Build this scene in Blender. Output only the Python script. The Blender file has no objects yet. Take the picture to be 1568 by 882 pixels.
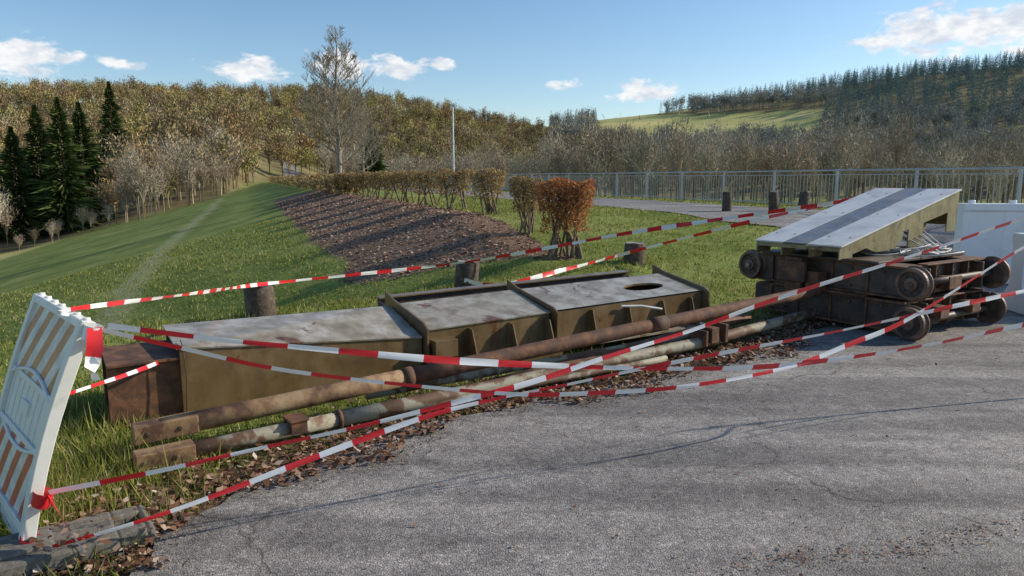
import bpy, math, numpy as np, random
from mathutils import Vector, Matrix, geometry
R=np.random.default_rng(7); random.seed(7)
scn=bpy.context.scene
scn.view_settings.view_transform='Standard'; scn.view_settings.look='None'; scn.view_settings.exposure=0
COL=scn.collection

# ---------------------------------------------------------------- materials
def nodes(name):
    m=bpy.data.materials.new(name); m.use_nodes=True; nt=m.node_tree
    b=nt.nodes['Principled BSDF']; return m,nt,b
def L(nt,a,b): nt.links.new(a,b)
def ramp(nt,fac,stops,interp='LINEAR'):
    r=nt.nodes.new('ShaderNodeValToRGB'); r.color_ramp.interpolation=interp
    e=r.color_ramp.elements
    while len(e)<len(stops): e.new(0.5)
    for i,(p,c) in enumerate(stops):
        e[i].position=p; e[i].color=(c[0],c[1],c[2],1) if not isinstance(c,(int,float)) else (c,c,c,1)
    L(nt,fac,r.inputs[0]); return r.outputs[0]
def noise(nt,vec,scale,detail=4,rough=.55,dist=0):
    n=nt.nodes.new('ShaderNodeTexNoise'); n.inputs['Scale'].default_value=scale
    n.inputs['Detail'].default_value=min(detail,4); n.inputs['Roughness'].default_value=rough
    n.inputs['Distortion'].default_value=dist
    if vec is not None: L(nt,vec,n.inputs['Vector'])
    return n.outputs['Fac']
def mix(nt,fac,a,b,mode='MIX'):
    n=nt.nodes.new('ShaderNodeMix'); n.data_type='RGBA'; n.blend_type=mode
    for sock,val in ((n.inputs[0],fac),(n.inputs[6],a),(n.inputs[7],b)):
        if isinstance(val,bpy.types.NodeSocket): L(nt,val,sock)
        elif isinstance(val,(int,float)): sock.default_value=val if sock.type=='VALUE' else (val,val,val,1)
        else: sock.default_value=(val[0],val[1],val[2],1)
    return n.outputs[2]
def math_(nt,op,a,b=None,c=None,clamp=False):
    n=nt.nodes.new('ShaderNodeMath'); n.operation=op; n.use_clamp=clamp
    for i,v in enumerate((a,b,c)):
        if v is None: continue
        if isinstance(v,bpy.types.NodeSocket): L(nt,v,n.inputs[i])
        else: n.inputs[i].default_value=v
    return n.outputs[0]
def objco(nt):
    return nt.nodes.new('ShaderNodeTexCoord').outputs['Object']
def bump(nt,b,h,strength=.3,dist=.01):
    n=nt.nodes.new('ShaderNodeBump'); n.inputs['Strength'].default_value=strength; n.inputs['Distance'].default_value=dist
    L(nt,h,n.inputs['Height']); L(nt,n.outputs[0],b.inputs['Normal'])
def simple(name,stops,scale=8,detail=6,rough=.7,bstr=.3,bdist=.005,bscale=None,metal=0,rr=None,spec=.5,streak=0,rustmask=None):
    m,nt,b=nodes(name); co=objco(nt)
    n=noise(nt,co,scale,detail,.62,.3)
    c=ramp(nt,n,stops)
    if streak:
        mp=nt.nodes.new('ShaderNodeMapping'); mp.inputs['Scale'].default_value=(9,9,1.4); L(nt,co,mp.inputs[0])
        c=mix(nt,1.0,c,ramp(nt,noise(nt,mp.outputs[0],1.0,4,.6),[(.35,1-streak),(.6,1.08)]),'MULTIPLY')
    if rustmask:
        f=ramp(nt,noise(nt,co,2.1,5,.75,.6),[(rustmask,0.),(rustmask+.06,1.)])
        c=mix(nt,f,c,ramp(nt,noise(nt,co,25,4),[(.3,(.07,.03,.016)),(.7,(.19,.085,.038))]))
    L(nt,c,b.inputs['Base Color'])
    if rr: L(nt,ramp(nt,noise(nt,co,scale*1.7,4),[(.3,rr[0]),(.7,rr[1])]),b.inputs['Roughness'])
    else: b.inputs['Roughness'].default_value=rough
    b.inputs['Metallic'].default_value=metal
    b.inputs['Specular IOR Level'].default_value=spec
    bump(nt,b,noise(nt,co,bscale or scale*4,3),bstr,bdist)
    return m
M={}
M['rust']=simple('rusty_steel',[(.25,(.04,.023,.017)),(.5,(.11,.052,.029)),(.62,(.19,.085,.040)),(.8,(.12,.075,.055))],9,8,.8,.5,.004,60,.0)
M['rustdark']=simple('dark_greasy_steel',[(.3,(.026,.021,.018)),(.52,(.062,.043,.032)),(.66,(.12,.066,.040)),(.8,(.10,.08,.065))],7,8,.55,.5,.004,50,.0)
M['olive']=simple('weathered_brown_paint',[(.25,(.09,.055,.024)),(.45,(.145,.094,.042)),(.6,(.185,.13,.065)),(.72,(.13,.072,.034))],3.4,10,.36,.1,.002,60,.0,rr=(.22,.42),streak=.14,rustmask=.60)
M['greyt']=simple('weathered_brown_paint_lit_top',[(.25,(.15,.115,.07)),(.42,(.235,.20,.14)),(.56,(.33,.30,.24)),(.68,(.42,.40,.36)),(.8,(.22,.15,.09))],5.5,10,.3,.1,.002,60,.0,rr=(.18,.40),rustmask=.585)  # girder tops: sky sheen painted in as paler grey over brown, plus rust
M['yolive']=simple('olive_yellow_paint',[(.3,(.14,.12,.05)),(.55,(.26,.23,.105)),(.72,(.14,.085,.04))],6,9,.5,.2,.003,40,streak=.3,rustmask=.60)
M['palepl']=simple('pale_galvanised_plate',[(.3,(.44,.44,.42)),(.55,(.66,.66,.63)),(.72,(.52,.48,.42))],3,8,.45,.15,.003,40,.0,rr=(.3,.5),rustmask=.68)
M['darkpl']=simple('dark_grey_plate',[(.3,(.12,.12,.125)),(.55,(.20,.20,.20)),(.75,(.26,.21,.17))],5,8,.45,.15,.003,40,.0,rr=(.25,.5),rustmask=.62)
M['pipepale']=simple('flaking_pipe_paint',[(.3,(.22,.21,.155)),(.45,(.29,.275,.21)),(.52,(.13,.07,.038)),(.75,(.065,.038,.026))],3.6,9,.7,.4,.004,50)
M['pipey']=simple('rusty_yellow_pipe',[(.3,(.34,.26,.15)),(.45,(.24,.15,.075)),(.56,(.10,.05,.03)),(.8,(.05,.03,.02))],4.5,9,.75,.5,.004,50)
M['wood']=simple('weathered_wood',[(.3,(.04,.03,.022)),(.55,(.095,.07,.05)),(.75,(.18,.145,.11))],14,8,.9,.8,.01,50)
M['woodtop']=simple('mossy_wood_top',[(.3,(.14,.14,.10)),(.6,(.30,.30,.26)),(.8,(.17,.20,.08))],20,6,.95,.6,.01,60)
M['galv']=simple('galvanised_steel',[(.3,(.40,.41,.41)),(.7,(.55,.56,.55))],3,3,.5,.1,.002,40,.15)
M['whitepl']=simple('dirty_white_plastic',[(.25,(.42,.42,.38)),(.42,(.68,.69,.65)),(.8,(.80,.81,.78))],5,8,.45,.1,.002,40)
M['whitebar']=simple('white_plastic',[(.2,(.6,.61,.61)),(.5,(.78,.80,.81)),(.8,(.82,.83,.84))],2.5,6,.4,.05,.002,30)
M['rubber']=simple('recycled_rubber',[(.3,(.09,.088,.078)),(.55,(.16,.15,.13)),(.8,(.27,.25,.21))],30,8,.9,.6,.004,90)
M['cable']=simple('pale_cable',[(.3,(.4,.39,.37)),(.7,(.65,.64,.62))],10,4,.6,.1,.002)
M['red']=simple('tape_red',[(.3,(.62,.014,.022)),(.7,(.74,.035,.045))],3,3,.3,.2,.004,25)
M['white']=simple('tape_white',[(.3,(.80,.80,.81)),(.7,(.88,.88,.89))],3,3,.3,.2,.004,25)
M['bark']=simple('bark',[(.3,(.16,.135,.10)),(.55,(.30,.26,.20)),(.8,(.42,.38,.30))],6,4,.9,.4,.01,30)
M['twig']=simple('hedge_stem',[(.3,(.10,.07,.05)),(.7,(.24,.18,.12))],12,4,.9,.4,.005,40)
def island(name,stops,rough=.6,trans=0.0):
    m,nt,b=nodes(name)
    nt.nodes.remove(b); b=nt.nodes.new('ShaderNodeBsdfDiffuse'); out=nt.nodes['Material Output']
    g=nt.nodes.new('ShaderNodeNewGeometry')
    c=ramp(nt,g.outputs['Random Per Island'],stops)
    L(nt,c,b.inputs['Color']); L(nt,b.outputs[0],out.inputs[0])
    if trans:
        t=nt.nodes.new('ShaderNodeBsdfTranslucent'); L(nt,c,t.inputs[0])
        mx=nt.nodes.new('ShaderNodeMixShader'); mx.inputs[0].default_value=trans
        L(nt,b.outputs[0],mx.inputs[1]); L(nt,t.outputs[0],mx.inputs[2])
        L(nt,mx.outputs[0],out.inputs[0])
    return m
M['blade']=island('grass_blades',[(0,(.12,.155,.03)),(.4,(.20,.235,.05)),(.72,(.31,.32,.085)),(.9,(.44,.38,.17)),(1,(.52,.44,.26))],.6,.35)
M['leafb']=island('dead_leaves',[(0,(.08,.038,.024)),(.35,(.17,.09,.055)),(.7,(.26,.155,.105)),(.92,(.38,.28,.21)),(1,(.50,.44,.37))],.65,.0)
M['crumb']=island('dirt_crumbs',[(0,(.06,.042,.03)),(.6,(.15,.11,.08)),(1,(.32,.28,.23))])
M['hleaf']=island('beech_hedge_leaves',[(0,(.28,.10,.04)),(.5,(.46,.20,.085)),(1,(.58,.35,.16))],.6,.3)
M['hleafg']=island('hornbeam_hedge_leaves',[(0,(.22,.13,.07)),(.5,(.38,.27,.135)),(1,(.48,.40,.19))],.6,.3)
M['needle']=island('spruce_needles',[(0,(.03,.05,.02)),(.6,(.07,.105,.032)),(1,(.14,.17,.055))],.7,.0)
M['chip']=island('wood_chips',[(0,(.13,.075,.05)),(.5,(.29,.185,.13)),(1,(.52,.40,.31))],.8)

def treemat(name,stops,rough=.9,lo=.6):
    m,nt,b=nodes(name)
    nt.nodes.remove(b); b=nt.nodes.new('ShaderNodeBsdfDiffuse'); L(nt,b.outputs[0],nt.nodes['Material Output'].inputs[0])
    oi=nt.nodes.new('ShaderNodeObjectInfo'); g=nt.nodes.new('ShaderNodeNewGeometry')
    c=ramp(nt,oi.outputs['Random'],stops)
    v=ramp(nt,g.outputs['Random Per Island'],[(0,lo),(1,1.3)])
    L(nt,mix(nt,1.0,c,v,'MULTIPLY'),b.inputs['Color'])
    return m
M['decL']=treemat('bare_forest_sunlit',[(0,(.20,.15,.09)),(.18,(.34,.25,.14)),(.36,(.27,.23,.115)),(.5,(.46,.37,.24)),(.64,(.32,.30,.11)),(.76,(.54,.47,.17)),(.86,(.36,.22,.12)),(1,(.19,.20,.075))],lo=.5)
M['decN']=treemat('bare_trees_pale',[(0,(.27,.21,.15)),(.35,(.46,.37,.27)),(.7,(.36,.32,.24)),(1,(.62,.54,.42))],lo=.5)
M['decR']=treemat('bare_forest_hazy',[(0,(.22,.225,.21)),(.4,(.31,.30,.25)),(.7,(.26,.27,.23)),(1,(.40,.37,.28))],lo=.75)  # distance haze of the far hill mixed into the tree colours
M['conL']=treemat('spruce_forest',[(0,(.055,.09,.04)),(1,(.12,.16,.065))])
M['conR']=treemat('spruce_forest_hazy',[(0,(.13,.19,.19)),(1,(.18,.235,.21))],lo=.85)  # far spruces: bluish haze painted into their base colour

# ---------------------------------------------------------------- mesh helper
class MB:
    def __init__(s): s.v=[];s.f=[];s.m=[];s.s=[]
    def add(s,vs,fs,mi=0,sm=False):
        o=len(s.v); s.v+= [tuple(x) for x in vs]
        for f in fs: s.f.append(tuple(i+o for i in f)); s.m.append(mi); s.s.append(sm)
    def box(s,c,X,Y,Z,mi=0):
        c=Vector(c);X=Vector(X);Y=Vector(Y);Z=Vector(Z)
        vs=[c+a*X+b*Y+d*Z for d in(-1,1) for b in(-1,1) for a in(-1,1)]
        s.add(vs,[(0,2,3,1),(4,5,7,6),(0,1,5,4),(2,6,7,3),(0,4,6,2),(1,3,7,5)],mi)
    def plate(s,pts,t,mi=0):
        P=[Vector(p) for p in pts]; n=(P[1]-P[0]).cross(P[2]-P[0]).normalized()*(t/2)
        k=len(P); vs=[p+n for p in P]+[p-n for p in P]
        fs=[tuple(range(k)),tuple(reversed(range(k,2*k)))]+[(i,i+k,(i+1)%k+k,(i+1)%k) for i in range(k)]
        s.add(vs,fs,mi)
    def tube(s,path,r,n=10,mi=0,cap=True,sm=True):
        P=[Vector(p) for p in path]; k=len(P)
        if not hasattr(r,'__len__'): r=[r]*k
        vs=[];up=None
        for i in range(k):
            d=(P[min(i+1,k-1)]-P[max(i-1,0)]).normalized()
            a=d.cross(Vector((0,0,1)))
            if a.length<.05: a=d.cross(Vector((1,0,0)))
            if up is not None:
                a2=up-d*up.dot(d)
                if a2.length>.1: a=a2
            a.normalize(); up=a; b=d.cross(a)
            for j in range(n):
                t=2*math.pi*j/n; vs.append(P[i]+(a*math.cos(t)+b*math.sin(t))*r[i])
        fs=[(i*n+j,i*n+(j+1)%n,(i+1)*n+(j+1)%n,(i+1)*n+j) for i in range(k-1) for j in range(n)]
        s.add(vs,fs,mi,sm)
        if cap:
            o=len(s.v)-len(vs)
            s.f.append(tuple(o+j for j in reversed(range(n)))); s.m.append(mi); s.s.append(False)
            s.f.append(tuple(o+(k-1)*n+j for j in range(n))); s.m.append(mi); s.s.append(False)
    def build(s,name,mats,bevel=0,parent=None,loc=None):
        me=bpy.data.meshes.new(name); me.from_pydata(s.v,[],s.f)
        for m in mats: me.materials.append(m)
        me.polygons.foreach_set('material_index',s.m); me.polygons.foreach_set('use_smooth',s.s)
        me.update()
        o=bpy.data.objects.new(name,me); COL.objects.link(o)
        if bevel:
            b=o.modifiers.new('bevel','BEVEL'); b.width=bevel; b.segments=2; b.limit_method='ANGLE'; b.angle_limit=math.radians(40)
        if parent: o.parent=parent
        return o
def empty(name):
    e=bpy.data.objects.new(name,None); COL.objects.link(e); e.empty_display_size=.2; return e
def raw(name,verts,faces_n,mat,link=True,k=3):
    me=bpy.data.meshes.new(name); n=len(verts); nf=n//k
    me.vertices.add(n); me.vertices.foreach_set('co',np.asarray(verts,dtype=np.float32).ravel())
    me.loops.add(n); me.loops.foreach_set('vertex_index',np.arange(n,dtype=np.int32))
    me.polygons.add(nf); me.polygons.foreach_set('loop_start',np.arange(0,n,k,dtype=np.int32))
    me.materials.append(mat); me.update(calc_edges=True); me.validate()
    o=bpy.data.objects.new(name,me)
    if link: COL.objects.link(o)
    return o

# ---------------------------------------------------------------- terrain
def ss(a,b,x):
    t=np.clip((x-a)/(b-a),0,1); return t*t*(3-2*t)
def smax(a,b,k):
    h=np.clip(.5+.5*(a-b)/k,0,1); return b*(1-h)+a*h+k*h*(1-h)
D_=np.array([-.349,.937]); N_=np.array([-.937,-.349]); H0=np.array([.9,12.8])
def lat(x,y): return (x-H0[0])*N_[0]+(y-H0[1])*N_[1]
azt=np.radians([-60,-34.9,-31.3,-27.5,-22,-18.9,-14.2,-8.3,-4.3,3.4,8.4,13.4,20.3,25.4,28.6,34.7,60])
elt=np.array([.10,.108,.116,.121,.125,.127,.127,.118,.105,.089,.101,.109,.120,.1345,.139,.141,.13])
r1t=np.array([430,430,440,450,450,450,450,480,520,650,680,700,720,740,740,740,700.])
r0t=np.array([112,112,118,115,135,190,210,200,200,220,240,250,250,250,250,250,250.])
def sn(x,y,s,seed=0):
    return (np.sin(x/s+seed*1.3)*np.cos(y/s*1.13+seed)+.5*np.sin(x/s*2.1+y/s*1.7+seed*2.1)+.25*np.sin(x/s*4.3-y/s*3.9+seed*.7))/1.75
def H(x,y):
    x=np.asarray(x,float);y=np.asarray(y,float)
    l=lat(x,y); top=.7*np.maximum(ss(11,19,y),ss(5.5,9,-l))
    dam=top-.26*np.maximum(l-.5,0)
    dam=np.where(l<-11,top-.4*(-11-l),dam)
    q=(x+2.84)*(-.68)+(y-7.94)*.73
    P=-.38*np.maximum(q-.5,0)-.38*np.maximum(-x-9,0)
    P=np.where(l<-3,-50,P)
    near=smax(dam,P,.35)
    near=np.where(q<-.8,np.where((x>-8)&(l>-12),top,near),near)
    near=np.where((l<=-1)&(l>-11),top,near)
    r=np.hypot(x,y); az=np.arctan2(x,y)
    valley=np.where(l>0,-8.6,-5.0)+.5*sn(x,y,30)
    z=smax(near,valley,1.2)
    z=np.where((np.abs(near-valley)>1.3)&(near>valley),near,z)
    e=np.interp(az,azt,elt); r1=np.interp(az,azt,r1t); r0=np.interp(az,azt,r0t)
    front=ss(math.radians(100),math.radians(60),np.abs(az))
    Z=e*r1+1.6-13; t=np.clip((r-r0)/(r1-r0),0,1)
    base=z
    hill=base+(Z-base)*(.65*t+.35*t*t*(3-2*t))+np.where(t>0,5*sn(x,y,45,2)*np.minimum(t*4,1)*(1-t*.7),0)-np.maximum(r-r1,0)*.03
    z=np.where(r>r0,base*(1-front)+hill*front,base)
    und=.018*sn(x,y,2.2,3)*ss(.7,2.5,np.abs(l)+(q>0)*2)*(q>.3)
    return z+und
ED=[(-1.66,1.5),(-1.55,2.68),(-1.61,2.95),(-1.48,3.33),(-1.21,3.73),(-.61,4.41),(.36,5.03),(1.98,6.06),(3.1,7.25),(4.02,8.33),(5.2,11),(6.4,14),(6.0,16.2),(4.9,16.9)]
POLY=[(-1.7,-3)]+ED
t0=np.array([4.6,17.6]); POLY+= [tuple(t0+D_*s) for s in (0,10,30,60,100,160,220)]
t1=np.array([6.6,25.]); POLY+= [tuple(t1+D_*s) for s in (212,150,100,60,30,10,-2,-8)]+[(12.5,11),(17,4),(17,-3)]
def resamp(P,d):
    out=[]
    for i in range(len(P)):
        a=np.array(P[i]);b=np.array(P[(i+1)%len(P)]);n=max(1,int(np.hypot(*(b-a))/max(d,.02*np.hypot(*a))))
        for k in range(n): out.append(a+(b-a)*k/n)
    return np.array(out)
PR=resamp(POLY,.07)
jit=R.normal(0,1,PR.shape)*.018
nearm=(PR[:,1]<12)[:,None]
PR=PR+np.where(nearm,jit,0)+np.where(nearm,1,0)*np.stack([.05*np.sin(PR[:,0]*5+PR[:,1]*3),.05*np.sin(PR[:,0]*4-PR[:,1]*6)],1)
def inpoly(x,y,P):
    c=np.zeros(np.shape(x),bool); n=len(P); j=n-1
    for i in range(n):
        xi,yi=P[i];xj,yj=P[j]
        if yi!=yj:
            c^=((yi>y)!=(yj>y))&(x<(xj-xi)*(y-yi)/(yj-yi)+xi)
        j=i
    return c
def dpl(x,y,P):
    d=np.full(np.shape(x),1e9)
    for i in range(len(P)-1):
        ax,ay=P[i];bx,by=P[i+1];vx,vy=bx-ax,by-ay
        t=np.clip(((x-ax)*vx+(y-ay)*vy)/(vx*vx+vy*vy),0,1)
        d=np.minimum(d,np.hypot(x-ax-vx*t,y-ay-vy*t))
    return d
azs=np.concatenate([np.radians(np.arange(-180,-60,4)),np.radians(np.arange(-60,60,.45)),np.radians(np.arange(60,180,4))])
rs=[.4]
while rs[-1]<1600: rs.append(rs[-1]*(1.028 if rs[-1]<60 else 1.022))
rs=np.array(rs); na=len(azs); nr=len(rs)
AZ,RR=np.meshgrid(azs,rs); X=RR*np.sin(AZ);Y=RR*np.cos(AZ); Z=H(X,Y)
ins=inpoly(X,Y,POLY)
de=dpl(X,Y,POLY+[POLY[0]])
Z=Z-np.where(ins,np.clip(de*.3,0,.05),0)
ve=np.stack([X,Y,Z],-1).reshape(-1,3)
i,j=np.meshgrid(np.arange(nr-1),np.arange(na),indexing='ij'); j2=(j+1)%na
F=np.stack([i*na+j,i*na+j2,(i+1)*na+j2,(i+1)*na+j],-1).reshape(-1,4)
F=F[:,::-1]
me=bpy.data.meshes.new('ground'); vv=[tuple(p) for p in ve]+[(0,0,0)]
ff=[tuple(q) for q in F.tolist()]+[(len(ve),(k+1)%na,k) for k in range(na)]
me.from_pydata(vv,[],ff); me.polygons.foreach_set('use_smooth',[True]*len(ff))
ground=bpy.data.objects.new('ground',me); COL.objects.link(ground)
def masks(x,y):
    l=lat(x,y); r=np.hypot(x,y); az=np.arctan2(x,y)
    w=.35*sn(x,y,1.7,5)+.15*sn(x,y,.6,1)
    mul=ss(-.5,-.1,l+w*.4)*ss(3.9,3.3,l+w)*ss(12.6,13.4,y+w-.35*np.maximum(l,0))*ss(60,45,y)
    d=dpl(x,y,ED[1:10]); litter=ss(.75,.15,d+w*.5)*(y<8.6)
    trail=ss(.6,.2,np.abs(l-8.6+.3*sn(x,y,6)))*(y>5)*ss(200,150,r)*.9
    r0=np.interp(az,azt,r0t); forest=ss(-8,5,r-r0+4*sn(x,y,12))
    z=H(x,y); el=(z-1.6)/np.maximum(r,1)
    fld=ss(.040,.044,el)*ss(.087,.083,el+.006*sn(x,y,40,3))*ss(6,7.5,np.degrees(az))*ss(24,22,np.degrees(az))*(r>255)
    return mul,litter,trail,forest*(1-fld),fld
mk=masks(X.ravel(),Y.ravel())
a1=me.color_attributes.new('maska','FLOAT_COLOR','POINT'); a2=me.color_attributes.new('maskb','FLOAT_COLOR','POINT')
n=len(vv); A=np.zeros((n,4),np.float32);B=np.zeros((n,4),np.float32)
A[:-1,0]=mk[0];A[:-1,1]=mk[1];A[:-1,2]=mk[2];B[:-1,0]=mk[3];B[:-1,1]=mk[4];A[:,3]=1;B[:,3]=1
vfield=(ss(27,31,lat(X,Y))*(RR<140)).ravel(); B[:-1,2]=vfield
a1.data.foreach_set('color',A.ravel());a2.data.foreach_set('color',B.ravel())
m,nt,b=nodes('grass_ground'); co=objco(nt)
def att(nm):
    a=nt.nodes.new('ShaderNodeAttribute');a.attribute_name=nm;s=nt.nodes.new('ShaderNodeSeparateColor');L(nt,a.outputs['Color'],s.inputs[0]);return s.outputs
ma=att('maska');mb=att('maskb')
g1=ramp(nt,noise(nt,co,.35,5,.7),[(.32,(.12,.165,.04)),(.46,(.185,.235,.056)),(.58,(.26,.295,.082)),(.72,(.37,.34,.15))])
g2=ramp(nt,noise(nt,co,14,5,.7),[(.3,.6),(.6,1.1),(.8,1.5)])
g=mix(nt,1.0,g1,g2,'MULTIPLY')
g=mix(nt,mb[2],g,(.50,.46,.18))
mul=ramp(nt,noise(nt,co,22,5,.75),[(.35,(.12,.072,.048)),(.5,(.235,.15,.10)),(.62,(.33,.23,.17)),(.75,(.46,.36,.28))])
lit=ramp(nt,noise(nt,co,16,5,.75),[(.35,(.055,.033,.022)),(.55,(.14,.085,.053)),(.75,(.25,.17,.12))])
tr=ramp(nt,noise(nt,co,6,5,.7),[(.4,(.25,.28,.10)),(.65,(.44,.40,.23))])
fo=ramp(nt,noise(nt,co,.08,5,.7),[(.35,(.12,.10,.055)),(.5,(.20,.165,.085)),(.68,(.24,.24,.10))])
fl=ramp(nt,noise(nt,co,.02,5,.6),[(.4,(.35,.36,.13)),(.6,(.54,.48,.20))])
c=mix(nt,ma[2],g,tr);c=mix(nt,ma[1],c,lit)
mm=math_(nt,'ADD',ma[0],math_(nt,'MULTIPLY',math_(nt,'SUBTRACT',noise(nt,co,5,5,.7),.5),1.2))
mm=ramp(nt,mm,[(.42,0.),(.58,1.)])
c=mix(nt,mm,c,mul);c=mix(nt,mb[0],c,fo);c=mix(nt,mb[1],c,fl)
L(nt,c,b.inputs['Base Color']);b.inputs['Roughness'].default_value=.95;b.inputs['Specular IOR Level'].default_value=.1
bump(nt,b,noise(nt,co,18,4,.8),.7,.03)
me.materials.append(m)

# asphalt sheet
pts=[Vector((p[0],p[1])) for p in PR]; nb=len(pts)
edges=[(i,(i+1)%nb) for i in range(nb)]
def gridpts(x0,x1,y0,y1,s):
    gx,gy=np.meshgrid(np.arange(x0,x1,s),np.arange(y0,y1,s)); gx=gx.ravel();gy=gy.ravel()
    k=inpoly(gx,gy,POLY)&(dpl(gx,gy,POLY+[POLY[0]])>s*.45); return np.stack([gx[k],gy[k]],1)
gp=np.concatenate([gridpts(-2,17,-3,22,.4),gridpts(-30,12,22,80,1.2),gridpts(-90,0,80,240,4)])
pts+= [Vector((p[0]+random.uniform(-.02,.02),p[1]+random.uniform(-.02,.02))) for p in gp]
r_=geometry.delaunay_2d_cdt(pts,edges,[],1,1e-5)
vx=np.array([(p[0],p[1]) for p in r_[0]]); vz=H(vx[:,0],vx[:,1])+.014
me=bpy.data.meshes.new('asphalt_road'); me.from_pydata([(a,b_,c_) for (a,b_),c_ in zip(vx.tolist(),vz.tolist())],[],[tuple(f) for f in r_[2]])
me.polygons.foreach_set('use_smooth',[True]*len(me.polygons))
road=bpy.data.objects.new('asphalt_road',me); COL.objects.link(road)
m,nt,b=nodes('old_asphalt'); co=objco(nt)
big=ramp(nt,noise(nt,co,.55,5,.6,.5),[(.3,(.225,.207,.188)),(.5,(.295,.272,.25)),(.7,(.37,.343,.315))])
v=nt.nodes.new('ShaderNodeTexVoronoi');v.inputs['Scale'].default_value=110;L(nt,co,v.inputs['Vector'])
sp=nt.nodes.new('ShaderNodeSeparateColor');L(nt,v.outputs['Color'],sp.inputs[0])
agg=ramp(nt,sp.outputs[0],[(0,.55),(.5,.95),(.85,1.2),(1,1.7)])
c=mix(nt,1.0,big,agg,'MULTIPLY')
mid=ramp(nt,noise(nt,co,7,5,.75),[(.35,.72),(.6,1.06)]); c=mix(nt,1.0,c,mid,'MULTIPLY')
mp=nt.nodes.new('ShaderNodeMapping');mp.inputs['Rotation'].default_value=(0,0,math.radians(28));mp.inputs['Scale'].default_value=(.22,1.7,1);L(nt,co,mp.inputs[0])
st=ramp(nt,noise(nt,mp.outputs[0],1.3,5,.6,.4),[(.40,.64),(.56,1.06)]); c=mix(nt,1.0,c,st,'MULTIPLY')
wv=nt.nodes.new('ShaderNodeTexNoise');wv.inputs['Scale'].default_value=2.2;wv.inputs['Detail'].default_value=4;L(nt,co,wv.inputs['Vector'])
va=nt.nodes.new('ShaderNodeVectorMath');va.operation='MULTIPLY_ADD';L(nt,wv.outputs['Color'],va.inputs[0]);va.inputs[1].default_value=(.7,.7,0);L(nt,co,va.inputs[2])
vo=nt.nodes.new('ShaderNodeTexVoronoi');vo.feature='DISTANCE_TO_EDGE';vo.inputs['Scale'].default_value=.42;L(nt,va.outputs[0],vo.inputs['Vector'])
cr=ramp(nt,vo.outputs['Distance'],[(.0,.9),(.0016,.6),(.005,0.)])
gate=ramp(nt,noise(nt,co,.9,3),[(.42,0.),(.58,1.)])
crk=math_(nt,'MULTIPLY',cr,gate)
c=mix(nt,crk,c,(.05,.045,.035))
L(nt,c,b.inputs['Base Color']);b.inputs['Roughness'].default_value=.75;b.inputs['Specular IOR Level'].default_value=.4
bump(nt,b,math_(nt,'ADD',math_(nt,'MULTIPLY',v.outputs['Distance'],-.6),noise(nt,co,40,3,.8)),.65,.010)
me.materials.append(m)

# ---------------------------------------------------------------- grass blades / leaves
N=230000
az=np.radians(R.uniform(-42,40,N)); r=2.5*(34/2.5)**R.uniform(0,1,N)
x=r*np.sin(az);y=r*np.cos(az)
mk=masks(x,y); ok=(~inpoly(x,y,POLY))&(R.uniform(0,1,N)>mk[0]*.985)&(R.uniform(0,1,N)>mk[1]*.78)&(R.uniform(0,1,N)>mk[2]*.7)
pn=sn(x,y,.5,2)+sn(x,y,.17,8)*.6
ok&=(pn+R.normal(0,.5,N)>-.9)
x=x[ok];y=y[ok];r=r[ok];pn=pn[ok];n=len(x); z=H(x,y)-.005
h=R.uniform(.02,.055,n)*(1+.5*np.clip(pn,-1,1.5))*(1+.015*r); w=.0022*(1+r/3.2)
dp=np.minimum(np.minimum(np.hypot(x+2.84,y-7.94),np.hypot(x+.66,y-9.89)),np.hypot(x-2.15,y-12.5)); h=h*(1+1.6*ss(.5,.2,dp)); g_e=ss(1.0,.3,dpl(x,y,[(-2.7,4.2),(-2.2,3.6),(-1.9,2.6)])); h=h*(1+1.1*g_e)
tall=R.uniform(0,1,n)<.04; h=np.where(tall,h*2.0,h)
a=R.uniform(0,2*np.pi,n); bx=np.cos(a)*w;by=np.sin(a)*w; ta=R.uniform(0,2*np.pi,n); tl=h*R.uniform(.1,.8,n)
v3=np.empty((n,3,3)); v3[:,0]=np.stack([x-bx,y-by,z],1);v3[:,1]=np.stack([x+bx,y+by,z],1);v3[:,2]=np.stack([x+np.cos(ta)*tl,y+np.sin(ta)*tl,z+h],1)
raw('grass',v3.reshape(-1,3),3,M['blade'])
def leaves(name,x,y,z,size,mat,flat=.5):
    n=len(x); a=R.uniform(0,2*np.pi,n); t=R.normal(0,flat,n); t2=R.normal(0,flat,n)
    u=np.stack([np.cos(a),np.sin(a),np.sin(t)],1);vv_=np.stack([-np.sin(a),np.cos(a),np.sin(t2)],1)
    L_=size[:,None]; c=np.stack([x,y,z],1)
    q=np.empty((n,4,3)); q[:,0]=c-u*L_*.55;q[:,1]=c-vv_*L_*.33+u*L_*.05;q[:,2]=c+u*L_*.55+np.array([0,0,1])*L_*.15*R.uniform(0,1,(n,1));q[:,3]=c+vv_*L_*.33+u*L_*.05
    return raw(name,q.reshape(-1,3),4,mat,k=4)
P=np.array(ED[1:10]);seg=np.diff(P,axis=0);ln=np.hypot(seg[:,0],seg[:,1]);cum=np.concatenate([[0],np.cumsum(ln)])
def alongedge(n,pw,sd0,sh):
    t=R.uniform(0,1,n)**pw*cum[-1]*.93; k=np.clip(np.searchsorted(cum,t)-1,0,len(ln)-1)
    p=P[k]+seg[k]*((t-cum[k])/ln[k])[:,None]; nn=np.stack([-seg[k][:,1],seg[k][:,0]],1)/ln[k][:,None]
    off=np.abs(R.normal(0,sd0,n))-sh+.14*np.sin(t*3)+.05*np.sin(t*11); p=p+nn*off[:,None]
    return p[:,0],p[:,1]
x,y=alongedge(7200,1.1,.42,.15)
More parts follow.
